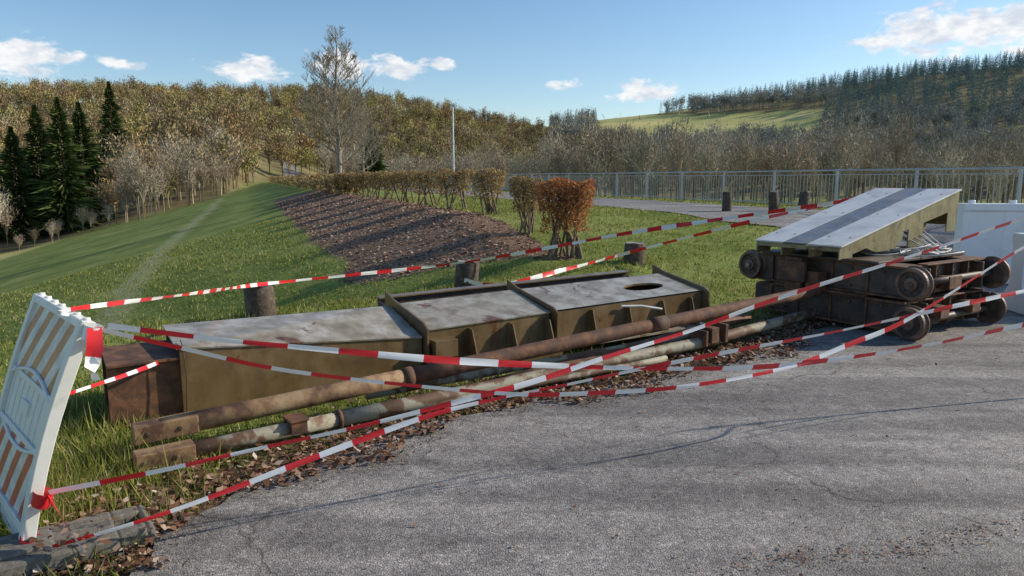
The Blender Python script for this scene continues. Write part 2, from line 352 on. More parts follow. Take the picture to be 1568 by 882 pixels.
leaves('fallen_leaves',x,y,np.maximum(H(x,y),-.01)+.02+R.uniform(0,.035,len(x)),R.uniform(.020,.052,len(x)),M['leafb'],.4)
n=260; x=R.uniform(-1.4,5,n);y=R.uniform(2.6,8,n);okk=inpoly(x,y,POLY);x=x[okk];y=y[okk]
n2=900; s_=R.uniform(0,1,n2); x2=.9+s_*2.4+R.normal(0,.10,n2); y2=2.68+s_*.6+.04*np.sin(s_*14)+R.normal(0,.04,n2)
x=np.concatenate([x,x2]);y=np.concatenate([y,y2])
leaves('scattered_leaves',x,y,np.full(len(x),.024),np.concatenate([R.uniform(.01,.03,len(x)-n2),R.uniform(.005,.018,n2)]),M['leafb'],.3)
x,y=alongedge(5500,1.0,.18,.26); x3=R.uniform(-1.5,5,1600);y3=R.uniform(2.5,8,1600);k=inpoly(x3,y3,POLY)
x=np.concatenate([x,x3[k]]);y=np.concatenate([y,y3[k]])
leaves('road_grit',x,y,np.maximum(H(x,y),0)+.019,R.uniform(.004,.013,len(x)),M['crumb'],.5)
n=15000; y=12+36*R.uniform(0,1,n)**1.8; l=R.uniform(-.4,3.6,n); s_=(y-12.8)/.937
x=H0[0]+D_[0]*s_+N_[0]*l; y=H0[1]+D_[1]*s_+N_[1]*l; mk=masks(x,y); k=mk[0]>.35; x=x[k];y=y[k];rr=np.hypot(x,y)
leaves('bark_mulch',x,y,H(x,y)+.012,R.uniform(.03,.07,len(x))*(1+rr/60),M['chip'],.35)

# ---------------------------------------------------------------- girder
F0=Vector((-2.2,4.58));Fd=Vector((4.2,2.72));Fn=Vector((-.544,.839)); up=Vector((0,0,1))
def G(k,w,z): p=F0+Fd*k+Fn*w; return (p.x,p.y,z)
g=MB(); T=.014
g.plate([G(0,0,.03),G(.352,0,.03),G(.352,0,.335),G(0,0,.48)],T,0)
g.plate([G(-.004,-.02,.488),G(.352,-.02,.345),G(.352,.62,.5),G(-.004,.62,.53)],T,1)
g.plate([G(0,.62,.03),G(.352,.62,.03),G(.352,.62,.49),G(0,.62,.52)],T,0)
g.plate([G(.0,0,.03),G(.352,0,.03),G(.352,.62,.03),G(.0,.62,.03)],T,3)
g.plate([G(0,-.05,.02),G(.352,-.05,.02),G(.352,.05,.022),G(0,.05,.022)],.012,0)
g.plate([G(.362,.03,.10),G(.607,.03,.10),G(.607,.03,.40),G(.362,.03,.38)],T,0)
g.plate([G(.362,.01,.39),G(.607,.01,.41),G(.607,.62,.53),G(.362,.62,.51)],T,1)
g.plate([G(.362,.62,.05),G(.607,.62,.05),G(.607,.62,.52),G(.362,.62,.50)],T,0)
g.plate([G(.362,-.16,.115),G(.607,-.16,.115),G(.607,.62,.09),G(.362,.62,.09)],.02,1)
g.plate([G(.362,-.17,.03),G(.607,-.17,.03),G(.607,-.17,.11),G(.362,-.17,.11)],.014,0)
for kk in (.44,.52,.597): g.plate([G(kk,-.14,.128),G(kk,.02,.128),G(kk,.02,.37),G(kk,-.05,.36)],.012,0)
for kk in (.70,.79,.88,.96): g.plate([G(kk,-.10,.113),G(kk,.02,.113),G(kk,.02,.39),G(kk,-.02,.39)],.012,0)
g.box(G(.385,-.05,.25),Fd.normalized().to_3d()*.1,Fn.to_3d()*.07,(0,0,.07),0)
g.plate([G(.617,.03,.08),G(.995,.03,.08),G(.995,.03,.43),G(.617,.03,.41)],T,0)
g.plate([G(.617,.62,.05),G(.995,.62,.05),G(.995,.62,.53),G(.617,.62,.52)],T,0)
g.plate([G(.617,-.12,.10),G(.995,-.12,.10),G(.995,.62,.08),G(.617,.62,.08)],.02,1)
def top3(k,w): return G(k,w,.425+.02*(k-.617)/.38+(w-.01)/.61*.11)
outer=[];inner=[];n=24
for i_ in range(n):
    a=2*math.pi*i_/n; ca,sa=math.cos(a),math.sin(a); q_=max(abs(ca),abs(sa))
    outer.append(top3(.806+.189*ca/q_,.315+.305*sa/q_)); inner.append(top3(.885+.052*ca,.30+.10*sa))
g.add(outer+inner,[(i_,(i_+1)%n,n+(i_+1)%n,n+i_) for i_ in range(n)],1)
inn2=[(p[0],p[1],p[2]-.02) for p in inner]
g.add(inner+inn2,[(i_,(i_+1)%n,n+(i_+1)%n,n+i_) for i_ in range(n)],0)
for kk,dz in ((.357,0),(.612,.0),(1.0,.02)):
    g.plate([G(kk,-.07,.14+dz),G(kk,-.07,.42+dz),G(kk,.0,.46+dz),G(kk,.60,.565+dz),G(kk,.76,.62+dz),G(kk,.78,.1),G(kk,.4,.06)],.018,0)
for ww in (.05,.5): g.plate([G(-.085,ww,.0),G(.1,ww,.0),G(.1,ww,.40),G(-.085,ww,.40)],.014,3)
g.plate([G(-.085,.0,.415),G(.05,.0,.415),G(.05,.55,.43),G(-.085,.55,.43)],.016,3)
g.plate([G(-.08,.0,.012),G(.05,.0,.012),G(.05,.55,.012),G(-.08,.55,.012)],.016,3)
g.plate([G(.02,.05,.0),G(.02,.5,.0),G(.02,.5,.4),G(.02,.05,.4)],.014,2)
g.plate([G(.37,.80,.03),G(.985,.80,.03),G(.985,.80,.45),G(.37,.80,.44)],T,0)
g.plate([G(.37,1.10,.03),G(.985,1.10,.03),G(.985,1.10,.52),G(.37,1.10,.49)],T,2)
g.plate([G(.37,.80,.18),G(.985,.80,.18),G(.985,1.10,.18),G(.37,1.10,.18)],T,2)
g.plate([G(.37,1.06,.495),G(.985,1.06,.525),G(.985,1.16,.53),G(.37,1.16,.50)],T,0)
for kk in (.37,.66,.985): g.plate([G(kk,.80,.05),G(kk,1.10,.05),G(kk,1.10,.48),G(kk,.80,.43)],.014,2)
g.tube([G(.86,-.1,.33),G(.82,-.02,.37),G(.77,-.01,.39)],.012,8,4)
for kk in np.arange(.37,.60,.045): c0=Vector(G(kk,-.13,.128)); g.tube([c0,c0+up*.014],.012,6,3,sm=False)
for kk in np.arange(.63,.98,.05): c0=Vector(G(kk,-.09,.113)); g.tube([c0,c0+up*.014],.012,6,3,sm=False)
g.tube([G(.005,.1,.52),G(.004,-.03,.50),G(.006,-.035,.3),G(.003,-.04,.05)],.004,5,2)
g.build('steel_girder',[M['olive'],M['greyt'],M['rustdark'],M['rust'],M['palepl']],.003)

# ---------------------------------------------------------------- pipes
def wob(a,b,n,s=.004):
    a=Vector(a);b=Vector(b);return [a.lerp(b,i/(n-1))+Vector((0,0,random.uniform(-s,s))) for i in range(n)]
e=empty('rusty_pipe')
p=MB(); a=Vector((-2.02,3.93,.17));b_=Vector((3.15,7.28,.44)); p.tube([a.lerp(b_,t/12) for t in range(0,4)],.060,16,0); p.tube([a.lerp(b_,t/12) for t in range(3,13)],.058,16,1)
p.tube([a.lerp(b_,.245),a.lerp(b_,.256)],.068,16,1);p.tube([a.lerp(b_,.62),a.lerp(b_,.65)],.065,16,1)
dd=(b_-a).normalized(); sd=dd.cross(Vector((0,0,1))).normalized()
p.build('pipe_body',[M['pipey'],M['rust']],0,e)
p=MB(); c0=a+dd*.02
p.box(c0,dd*.17,sd*.06,up*.052,0)
for t_ in (-.10,.07): p.tube([c0+dd*t_+sd*.058,c0+dd*t_+sd*.07],.014,10,1)
p.build('end_block',[M['pipey'],M['rustdark']],.006,e)
e=empty('rusty_pipe')
p=MB(); a=Vector((-1.93,3.72,.085));b1=Vector((1.78,6.36,.12));b2=Vector((3.3,7.55,.17))
path=[a.lerp(b1,t/9) for t in range(10)]+[b1.lerp(b2,.5),b2]
p.tube(path[:3],.046,14,0);p.tube(path[2:],.050,14,0);p.tube(path[2:3]+[path[2]+(path[3]-path[2])*.05],.06,14,1)
p.build('pipe_body',[M['pipepale'],M['rust']],0,e)
p=MB(); dd=(b1-a).normalized(); sd=dd.cross(up).normalized(); p.box(a+dd*.02,dd*.15,sd*.058,up*.048,0)
for t_ in (-.09,.07): p.tube([a+dd*t_+sd*.056,a+dd*t_+sd*.068],.013,10,1)
p.build('end_block',[M['pipey'],M['rustdark']],.006,e)
p=MB(); c0=a.lerp(b1,.165); p.box(c0+up*.065,dd*.06,sd*.08,up*.007,0);p.box(c0+up*.03+sd*.065,dd*.05,sd*.007,up*.045,0);p.box(c0+up*.03-sd*.065,dd*.05,sd*.007,up*.045,0)
c0=a.lerp(b1,1.0); p.box(c0+up*.07,dd*.05,sd*.1,up*.07,0);p.box(c0+dd*.16+up*.07,dd*.02,sd*.1,up*.085,0);p.box(c0-dd*.1+up*.05,dd*.015,sd*.09,up*.07,0);p.tube([c0-dd*.1+up*.1,c0+dd*.2+up*.1],.02,8,0)
p.build('pipe_clamp',[M['rust']],.004,e)
e=empty('thin_steel_pipe'); p=MB(); p.tube(wob((-1.0,4.72,.12),(2.1,6.75,.16),8),.03,12,0); p.tube(wob((-.75,4.55,.07),(1.3,5.85,.09),8),.026,12,1); p.tube(wob((-.2,5.12,.07),(2.4,7.1,.2),6),.04,12,2)
p.build('pipe_run',[M['pipepale'],M['pipepale'],M['rust']],0,e)

# ---------------------------------------------------------------- bogie
O=Vector((3.87,6.78,0));e1=Vector((.84,.545,0)).normalized();e2=Vector((-.545,.84,0)).normalized()
def Bp(a,b,z): return O+e1*a+e2*b+Vector((0,0,z))
def bbox(mb,a0,a1,b0,b1,z0,z1,mi): mb.box(Bp((a0+a1)/2,(b0+b1)/2,(z0+z1)/2),e1*(a1-a0)/2,e2*(b1-b0)/2,up*(z1-z0)/2,mi)
bog=empty('crane_bogie'); q=MB()
for z0,z1 in ((.09,.36),(.43,.71)):
    for a0 in (.10,.32,1.42,1.64): bbox(q,a0,a0+.03,.02,1.9,z0,z1,0)
    for a0 in (.06,1.38): 
        bbox(q,a0,a0+.33,.10,1.85,z1-.002,z1+.022,1)
        bbox(q,a0,a0+.33,.10,1.85,z0-.02,z0+.002,1)
    for b0 in (.28,.95,1.6): bbox(q,.35,1.42,b0,b0+.12,z0+.03,z1-.03,0)
    bbox(q,.36,1.41,.14,.17,z0-.01,z1+.02,0)
    bbox(q,.36,1.41,.06,.17,z1+.02,z1+.035,1)
    for a_ in (.55,.88,1.2): bbox(q,a_,a_+.02,.07,.14,z0,z1+.02,1)
    for b0 in (.5,.9,1.3,1.65): bbox(q,.075,.099,b0,b0+.02,z0,z1,1)
    for b0 in (.35,.7,1.1,1.48):
        for z_ in (z0+.05,z1-.05): q.tube([Bp(.1,b0,z_),Bp(.08,b0,z_)],.016,6,1,sm=False)
bbox(q,.02,.30,.5,1.6,.382,.408,1); bbox(q,1.4,1.7,.5,1.6,.382,.408,1)
bbox(q,.0,1.75,.36,1.75,.735,.765,0)
bbox(q,-.12,.0,1.15,1.35,.34,.74,1); bbox(q,-.16,-.12,1.08,1.42,.48,.70,1); bbox(q,-.10,.05,.95,1.1,.40,.60,1)
bbox(q,.45,.62,-.06,.14,.2,.32,1);bbox(q,1.1,1.27,-.06,.14,.2,.32,1);bbox(q,.7,.95,.0,.14,.47,.6,1)
for a_ in (.45,.7,1.0,1.32):
    for z_ in (.15,.30,.51,.65): q.tube([Bp(a_,.14,z_),Bp(a_,.115,z_)],.016,6,2,sm=False)
q.build('frame',[M['rustdark'],M['rust'],M['pipepale']],.006,bog)
M['wheel']=simple('worn_wheel_steel',[(.3,(.06,.038,.029)),(.5,(.145,.08,.052)),(.65,(.22,.135,.09)),(.8,(.27,.21,.16))],7,6,.55,.4,.003,50)
q=MB()
for zc in (.185,.575):
    for ac in (.05,1.73):
        for bc in (.04,1.95):
            if bc>1 and (zc<.3 or ac>1): continue
            s=-1 if ac<1 else 1
            A0=lambda t:Bp(ac+s*t,bc,zc)
            k_=.94
            prof=[(-.06,.05),(-.06,.187),(-.045,.190),(-.038,.172),(.018,.168),(.024,.160),(.024,.135),(.002,.125),(.002,.072),(.03,.066),(.034,.04),(.034,.0)]
            for i_ in range(len(prof)-1):
                t1_,r1_=prof[i_];t2_,r2_=prof[i_+1]
                if abs(t1_-t2_)<1e-6: t2_+=.0004
                q.tube([A0(t1_),A0(t2_)],[max(r1_*k_,.001),max(r2_*k_,.001)],36,1 if i_ in (7,) else 0,cap=False,sm=False)
            for i_ in range(8):
                a=i_*2*math.pi/8; c0=A0(.002)+(e2*math.cos(a)+up*math.sin(a))*.092; q.tube([c0,c0+e1*s*.014],.011,6,1,sm=False)
            q.tube([A0(.03),A0(.06)],.026,10,2)
            q.box(A0(-.085)+e2*.0,e1*.012,e2*.13,up*.10,1)
    q.tube([Bp(.05,.04,zc),Bp(1.7,.04,zc)],.035,12,1)
q.build('wheels',[M['wheel'],M['rustdark'],M['pipepale']],0,bog)
P0=Vector((2.77,8.02,.90));P1=Vector((3.35,7.26,.90));bw=P0-P1;rise=Vector((0,0,.56))
def W(t,w,dz=0): return P1+bw*w+(e1*2.35+rise)*t+Vector((0,0,dz))
q=MB()
q.plate([W(0,-.03),W(1,-.03),W(1,.36),W(0,.36)],.018,0)
q.plate([W(0,.365,.001),W(1,.365,.001),W(1,.66,.001),W(0,.66,.001)],.016,1)
q.plate([W(0,.665),W(1,.665),W(1,1.03),W(0,1.03)],.018,0)
for t_ in (.12,.5,.88):
    for w_ in (.06,.3,.72,.95): c0=W(t_,w_,.010); q.tube([c0,c0+up*.004],.010,8,2)
q.build('deck_plates',[M['palepl'],M['darkpl'],M['rust']],.003,bog)
q=MB()
for w_ in (.0,.34,.68,1.0):
    q.plate([W(0,w_,-.012),W(1,w_,-.012),W(1,w_,-.22),W(.45,w_,-.17),W(0,w_,-.14)],.014,0)
    q.plate([W(.02,w_,-.02),W(.10,w_,-.02),tuple(Vector(W(.10,w_)).xy.to_3d()+up*.77),tuple(Vector(W(.02,w_)).xy.to_3d()+up*.77)],.013,0)
    for ta,tb,dn in ((.55,.68,.1),(.9,.99,.2)):
        a_=W(ta,w_);b__=W(tb,w_)
        q.plate([a_+up*-.02,b__+up*-.02,Vector((b__.x,b__.y,.77+(dn if ta>.8 else 0))),Vector((a_.x,a_.y,.77+(dn if ta>.8 else 0)))],.013,0)
    q.plate([W(.2,w_,-.15),W(.5,w_,-.15),W(.5,w_,-.26),W(.42,w_,-.32),W(.28,w_,-.25)],.013,0)
q.plate([W(0,0,-.012),W(0,1,-.012),W(0,1,-.055),W(0,0,-.055)],.012,0)
q.plate([W(1,0,-.012),W(1,1,-.012),W(1,1,-.42),W(1,0,-.42)],.012,0)
q.plate([W(.5,0,-.012),W(.5,1,-.012),W(.5,1,-.14),W(.5,0,-.14)],.012,1)
q.build('deck_frame',[M['yolive'],M['rustdark']],.003,bog)
q=MB()
for i_ in range(9):
    a0,b0=random.uniform(.7,1.6),random.uniform(.3,.9); r_a=random.uniform(.12,.3)
    path=[Bp(a0+r_a*math.cos(t*.35+i_)*(1+.02*t),b0+r_a*.8*math.sin(t*.35+i_)-.01*t,.78+.02*math.sin(t*.6+i_)+.008*i_) for t in range(20)]
    q.tube(path,.008,6,0)
for i_ in range(4):
    path=[Bp(1.1+.25*t/9+.1*i_,.35+.5*math.sin(t*.3),.78+.17*math.sin(math.pi*t/9)*(1+.2*i_)) for t in range(10)]
    q.tube(path,.008,6,0)
q.build('cables',[M['cable']],0,bog)

# ---------------------------------------------------------------- wooden posts
def post(x,y,h,r_=.1):
    q=MB(); z=float(H(x,y))-.05; n=14; rr=[r_*(1+random.uniform(-.07,.07)) for _ in range(n)]
    lean=(random.uniform(-.02,.02),random.uniform(-.02,.02))
    vs=[]
    for k,(zz,s) in enumerate([(0,1.04),(h*.5,1),(h*.96+.05,.98),(h+.05,.9)]):
        for j in range(n):
            a=2*math.pi*j/n; vs.append((x+lean[0]*zz*5+math.cos(a)*rr[j]*s,y+lean[1]*zz*5+math.sin(a)*rr[j]*s,z+zz+(random.uniform(-.012,.012) if k>1 else 0)))
    q.add(vs,[(i*n+j,i*n+(j+1)%n,(i+1)*n+(j+1)%n,(i+1)*n+j) for i in range(3) for j in range(n)],0,True)
    q.add(vs[-n:],[tuple(range(n))],1)
    q.build('wooden_post',[M['wood'],M['woodtop']])
post(-2.84,7.94,.40,.16);post(-.66,9.89,.44,.16);post(2.15,12.5,.40,.19)
for px,py in ((5.74,19.07),(6.98,19.07),(7.8,19.2)): post(px,py,.52,.13)

# ---------------------------------------------------------------- fence
f0=np.array([7.05,25.]);fen=empty('metal_fence'); q=MB()
fx=lambda s:f0+D_*s
s=-18.
while s<150:
    p=fx(s); z=float(H(*p)); q.box((p[0],p[1],z+.55),(.035,0,0),(0,.02,0),(0,0,.58),0); s+=2.5
def zf(s): p=fx(s); return float(H(*p))
for s in np.arange(-18,147,2.5):
    a=fx(s);b_=fx(s+2.5);za,zb=zf(s),zf(s+2.5)
    for hh_,rr_ in ((1.1,.022),(.14,.018),(.98,.012)):
        q.tube([(a[0],a[1],za+hh_),(b_[0],b_[1],zb+hh_)],rr_,4,0,sm=False,cap=False)
    for t in np.arange(1,18)/18:
        p=a+(b_-a)*t;zz=za+(zb-za)*t
        q.tube([(p[0],p[1],zz+.14),(p[0],p[1],zz+.98)],.009 if s<12 else (.014 if s<30 else .03),3,0,sm=False,cap=False)
q.build('railing',[M['galv']],0,fen)

# ---------------------------------------------------------------- street lamp
lam=empty('street_lamp'); q=MB(); x0,y0=-4.55,56.; z0=float(H(x0,y0))
q.tube([(x0,y0,z0),(x0,y0,z0+1.2),(x0,y0,z0+6.3)],[.11,.09,.055],12,0)
q.tube([(x0,y0,z0+3.4),(x0+.0,y0,z0+3.7)],.1,10,0)
q.box((x0,y0,z0+6.36),(.2,.03,0),(0,.1,0),(0,0,.06),0)
q.build('pole',[M['galv']],.01,lam)

# ---------------------------------------------------------------- barriers
def stripes(name,ca,cb,ang,per):
    m,nt,b=nodes(name); uv=nt.nodes.new('ShaderNodeUVMap'); uv.uv_map='UVMap'
    s=nt.nodes.new('ShaderNodeSeparateXYZ');L(nt,uv.outputs[0],s.inputs[0])
    d=math_(nt,'ADD',math_(nt,'MULTIPLY',s.outputs[0],1.0/per),math_(nt,'MULTIPLY',s.outputs[1],ang/per))
    fr=math_(nt,'FRACT',d); g_=math_(nt,'GREATER_THAN',fr,.5)
    co=objco(nt); dirt=ramp(nt,noise(nt,co,9,5,.7),[(.3,.6),(.6,1.0)])
    c=mix(nt,g_,ca,cb); c=mix(nt,1.0,c,dirt,'MULTIPLY'); L(nt,c,b.inputs['Base Color']); b.inputs['Roughness'].default_value=.45
    return m
M['st_or']=stripes('faded_orange_stripes',(.58,.27,.11),(.76,.74,.68),.6,.17)
M['st_rd']=stripes('faded_red_stripes',(.60,.13,.07),(.78,.76,.72),.6,.17)
def barrier(BR,TR,TL,BL):
    BR,TR,TL,BL=map(Vector,(BR,TR,TL,BL)); par=empty('warning_barrier')
    nrm=((TR-BR).cross(BL-BR)).normalized(); wdt=(BL-BR).length; hgt=(TR-BR).length
    def S(a,b,d=0): return BR.lerp(BL,a).lerp(TR.lerp(TL,a),b)+nrm*(d+.03*math.sin(math.pi*b))
    q=MB()
    def strip(a0,a1,b0,b1,d0,d1,mi,n=10):
        vs=[];fs=[]
        for i in range(n+1):
            b=b0+(b1-b0)*i/n
            vs+=[S(a0,b,d0),S(a1,b,d0),S(a1,b,d1),S(a0,b,d1)]
        for i in range(n):
            o=i*4
            for j in range(4): fs.append((o+j,o+(j+1)%4,o+4+(j+1)%4,o+4+j))
        fs+= [(3,2,1,0),(n*4,n*4+1,n*4+2,n*4+3)]
        q.add(vs,fs,mi)
    strip(-.01,.06,0,1.0,-.026,.026,0);strip(.94,1.0,0,1,-.026,.026,0)
    strip(.06,.94,.965,1.0,-.024,.024,0,2);strip(.06,.94,.64,.665,-.018,.018,0,2);strip(.06,.94,.41,.435,-.018,.018,0,2);strip(.06,.94,.08,.12,-.024,.024,0,2)
    strip(.06,.94,.435,.64,-.006,.006,0,4)
    for a in np.linspace(.11,.87,8): strip(a,a+.014,.435,.64,-.011,.011,0,3)
    strip(.42,.58,.51,.57,-.018,.018,0,1)
    strip(.06,.94,.0,.08,-.006,.006,0,1)
    for b0,amp in ((.63,.07),(.44,-.07)):
        for sg in (-.014,.014):
            pa=[S(.03+.94*i/14,b0+amp*math.sin(math.pi*i/14),sg) for i in range(15)]; q.tube(pa,.010,6,0)
    for a in (0.03,.2,.35,.5,.65,.8,.95):
        c=S(a,1.0); q.tube([c-up*.01,c+up*.012],.015,8,0)
    q.build('frame',[M['whitepl']],.004,par)
    for (b0,b1,mt,nm) in ((.665,.965,M['st_or'],'upper_board'),(.12,.41,M['st_rd'],'lower_board')):
        me=bpy.data.meshes.new(nm); vs=[];fs=[];uv=[];n=6
        for sd_ in (-.009,.009):
            o=len(vs)
            for i in range(n+1):
                b=b0+(b1-b0)*i/n
                for a in (.06,.94): vs.append(S(a,b,sd_)); uv.append((a*wdt,b*hgt))
            for i in range(n): fs.append((o+i*2,o+i*2+1,o+i*2+3,o+i*2+2))
        me.from_pydata(vs,[],fs); ul=me.uv_layers.new(name='UVMap')
        for l_ in me.loops: ul.data[l_.index].uv=uv[l_.vertex_index]
        me.materials.append(mt); o=bpy.data.objects.new(nm,me); COL.objects.link(o); o.parent=par
    q=MB(); al=Vector((.80,.60,0)).normalized() ; pr=al.cross(up); c=Vector((BR.x,BR.y,.055))+al*.08
    q.box(c,al*.25,pr*.15,up*.04,0); q.box(c-al*.1+up*.048,al*.12,pr*.10,up*.016,0)
    q.box(c+al*.30+pr*.10,al*.06,pr*.045,up*.038,0);q.box(c+al*.30-pr*.10,al*.06,pr*.045,up*.038,0);q.box(c+al*.37,al*.018,pr*.145,up*.036,0)
    q.build('rubber_foot',[M['rubber']],.018,par)
    return par
barrier((-2.02,2.75,.05),(-1.70,2.80,1.03),(-2.26,3.36,1.05),(-2.58,3.31,.05))
x=-2.0+R.uniform(-.1,.55,70);y=2.75+R.uniform(-.1,.4,70)
leaves('leaves_on_foot',x,y,np.full(70,.115)+R.uniform(0,.01,70),R.uniform(.02,.05,70),M['leafb'],.3)
q=MB(); q.tube([(3.97,5.05,-.02),(3.97,5.05,1.42)],.009,8,0); q.tube([(3.97,5.05,1.40),(3.97,5.05,1.43)],.02,8,0); q.build('steel_stake',[M['rust']])

def wfb(a,b_,h,zb):
    q=MB(); a=Vector(a);b_=Vector(b_);d=(b_-a).normalized();s=Vector((-d.y,d.x))
    prof=[(-.26,0),(-.26,.16),(-.2,.22),(-.13,.30),(-.12,h-.12),(-.15,h-.1),(-.15,h),(.15,h),(.15,h-.1),(.12,h-.12),(.13,.30),(.2,.22),(.26,.16),(.26,0)]
    stn=[0,.04,.05,.3,.31,.45,.46,.72,.73,.95,.96,1]; vs=[];n=len(prof)
    for i,t in enumerate(stn):
        p=a.lerp(b_,t); rec=(i%4 in(2,3))
        for (w,z) in prof:
            ww=w*(.8 if rec and .28<z<h-.11 else 1); vs.append((p.x+s.x*ww,p.y+s.y*ww,zb+z))
    fs=[(i*n+j,i*n+(j+1)%n,(i+1)*n+(j+1)%n,(i+1)*n+j) for i in range(len(stn)-1) for j in range(n)]+[tuple(reversed(range(n))),tuple((len(stn)-1)*n+j for j in range(n))]
    q.add(vs,fs,0)
    for t in (.08,.38,.68,.94): p=a.lerp(b_,t); q.tube([(p.x,p.y,zb+h-.01),(p.x,p.y,zb+h+.05)],.05,10,0)
    q.build('plastic_road_barrier',[M['whitebar']],.008)
wfb((6.9,11.0),(8.8,10.7),1.2,float(H(7,11))+.01); wfb((8.85,10.7),(10.7,10.4),1.2,float(H(9,10.6))+.01)
wfb((5.97,8.35),(7.9,8.15),.93,.02)

# ---------------------------------------------------------------- barrier tapes
def tape(name,pts,wd=.042,seg=.165,phase=0,tw=.5,w2=None):
    P=[Vector(p) for p in pts]; C=[]
    for i in range(len(P)-1):
        p0=P[max(i-1,0)];p1=P[i];p2=P[i+1];p3=P[min(i+2,len(P)-1)]
        n=max(2,int((p2-p1).length/.03))
        for k in range(n):
            t=k/n; C.append(.5*((2*p1)+(-p0+p2)*t+(2*p0-5*p1+4*p2-p3)*t*t+(-p0+3*p1-3*p2+p3)*t**3))
    C.append(P[-1]); q=MB(); ph=random.uniform(0,6)
    vs=[];acc=0;cols=[]
    for i,c in enumerate(C):
        d=(C[min(i+1,len(C)-1)]-C[max(i-1,0)]).normalized()
        if i: acc+=(C[i]-C[i-1]).length
        sd_=d.cross(up).normalized(); u2=sd_.cross(d)
        a=tw*math.sin(acc*1.1+ph)+tw*.6*math.sin(acc*2.7+ph*2)+.25
        wl=wd if w2 is None else wd+(w2-wd)*i/len(C)
        w=wl*(.82+.18*math.sin(acc*3.1+ph))
        ax=(u2*math.cos(a)+sd_*math.sin(a)); nb_=d.cross(ax)
        vs+=[c+ax*w*.5,c+nb_*w*.12*math.sin(acc*9+ph),c-ax*w*.5]; cols.append(acc)
    q.v=[tuple(v_) for v_ in vs]
    for i in range(len(C)-1):
        mi=int((cols[i]+phase)/seg)%2
        q.f+= [(i*3,i*3+1,i*3+4,i*3+3),(i*3+1,i*3+2,i*3+5,i*3+4)]; q.m+=[mi,mi]; q.s+=[True,True]
    return q.build(name,[M['white'],M['red']])
tape('barrier_tape',[(-1.63,2.81,1.01),(-1.22,2.98,.91),(-.79,3.16,.82),(-.33,3.34,.73),(.22,3.57,.64),(.89,3.84,.55),(1.63,4.14,.49),(2.64,4.55,.5),(3.64,4.95,.57),(3.95,5.03,.60)],.034,.2,0.1,.25,.042)
tape('barrier_tape',[(-1.67,2.8,1.0),(-1.36,2.93,.88),(-1.03,3.06,.76),(-.57,3.25,.64),(-.01,3.47,.52),(.4,3.64,.47),(.98,3.87,.44),(1.63,4.14,.47),(2.1,4.33,.57),(2.61,4.54,.71),(3.55,4.92,1.12),(3.95,5.02,1.22)],.028,.18,.05,.3,.038)
tape('barrier_tape',[(-1.89,2.74,.33),(-1.49,2.87,.37),(-1.12,3.02,.41),(-.71,3.19,.45),(-.27,3.37,.51),(.12,3.53,.57),(.51,3.68,.66),(1.01,3.89,.76),(1.6,4.13,.91),(2.57,4.52,1.11),(3.52,4.91,1.32),(3.9,5.02,1.36)],.029,.17,.0,.3,.038)
tape('barrier_tape',[(-2.0,2.70,.08),(-1.68,2.79,.14),(-1.38,2.92,.2),(-.94,3.1,.32),(-.45,3.29,.45),(-.11,3.43,.5),(.26,3.58,.53),(.7,3.76,.57),(1.22,3.97,.61),(2.09,4.33,.67),(3.6,4.94,.81),(3.95,5.03,.84)],.027,.16,.08,.3,.036)
tape('barrier_tape',[(-1.80,2.84,1.05),(-1.85,2.93,1.055),(-2.13,4.4,.865),(-2.38,5.6,.71),(-2.75,7.76,.44),(-1.91,8.8,.41),(-.65,9.72,.45),(.61,10,.64),(1.63,10.1,.82),(3.23,10.2,1.05),(4.84,10.0,1.31),(4.95,9.35,1.46)],.022,.22,.05,.3,.08)
tape('barrier_tape',[(-.66,9.72,.2),(-.13,9.9,.12),(1.0,11.2,.2),(2.0,12.28,.31),(3.13,11.5,.72),(4.18,11,1.05),(5.0,9.6,1.4)],.07,.3,.05,.35)
tape('barrier_tape',[(-2.05,3.0,.63),(-2.25,4.2,.45),(-2.45,5.2,.32)],.025,.17,.05)
tape('tape_end',[(-1.66,2.77,1.01),(-1.66,2.76,.93),(-1.67,2.75,.86),(-1.66,2.75,.80)],.06,.11,.11,.3)
tape('tape_end',[(-1.88,2.72,.33),(-1.82,2.70,.24),(-1.77,2.69,.16),(-1.73,2.68,.10)],.05,.16,.165,.4)
q=MB()
for c,r_ in (((-1.69,2.8,.985),.034),((-1.93,2.755,.30),.036),((-2.0,2.75,.1),.038)):
    c=Vector(c); ax=Vector((.31,.05,.95)).normalized(); n=14
    q.tube([c-ax*.03,c-ax*.012+Vector((.003,0,0)),c+ax*.01,c+ax*.03],[r_,r_*1.06,r_*1.02,r_*1.05],n,1 if r_>.035 else 0,cap=False)
q.build('tape_knot',[M['white'],M['red']])

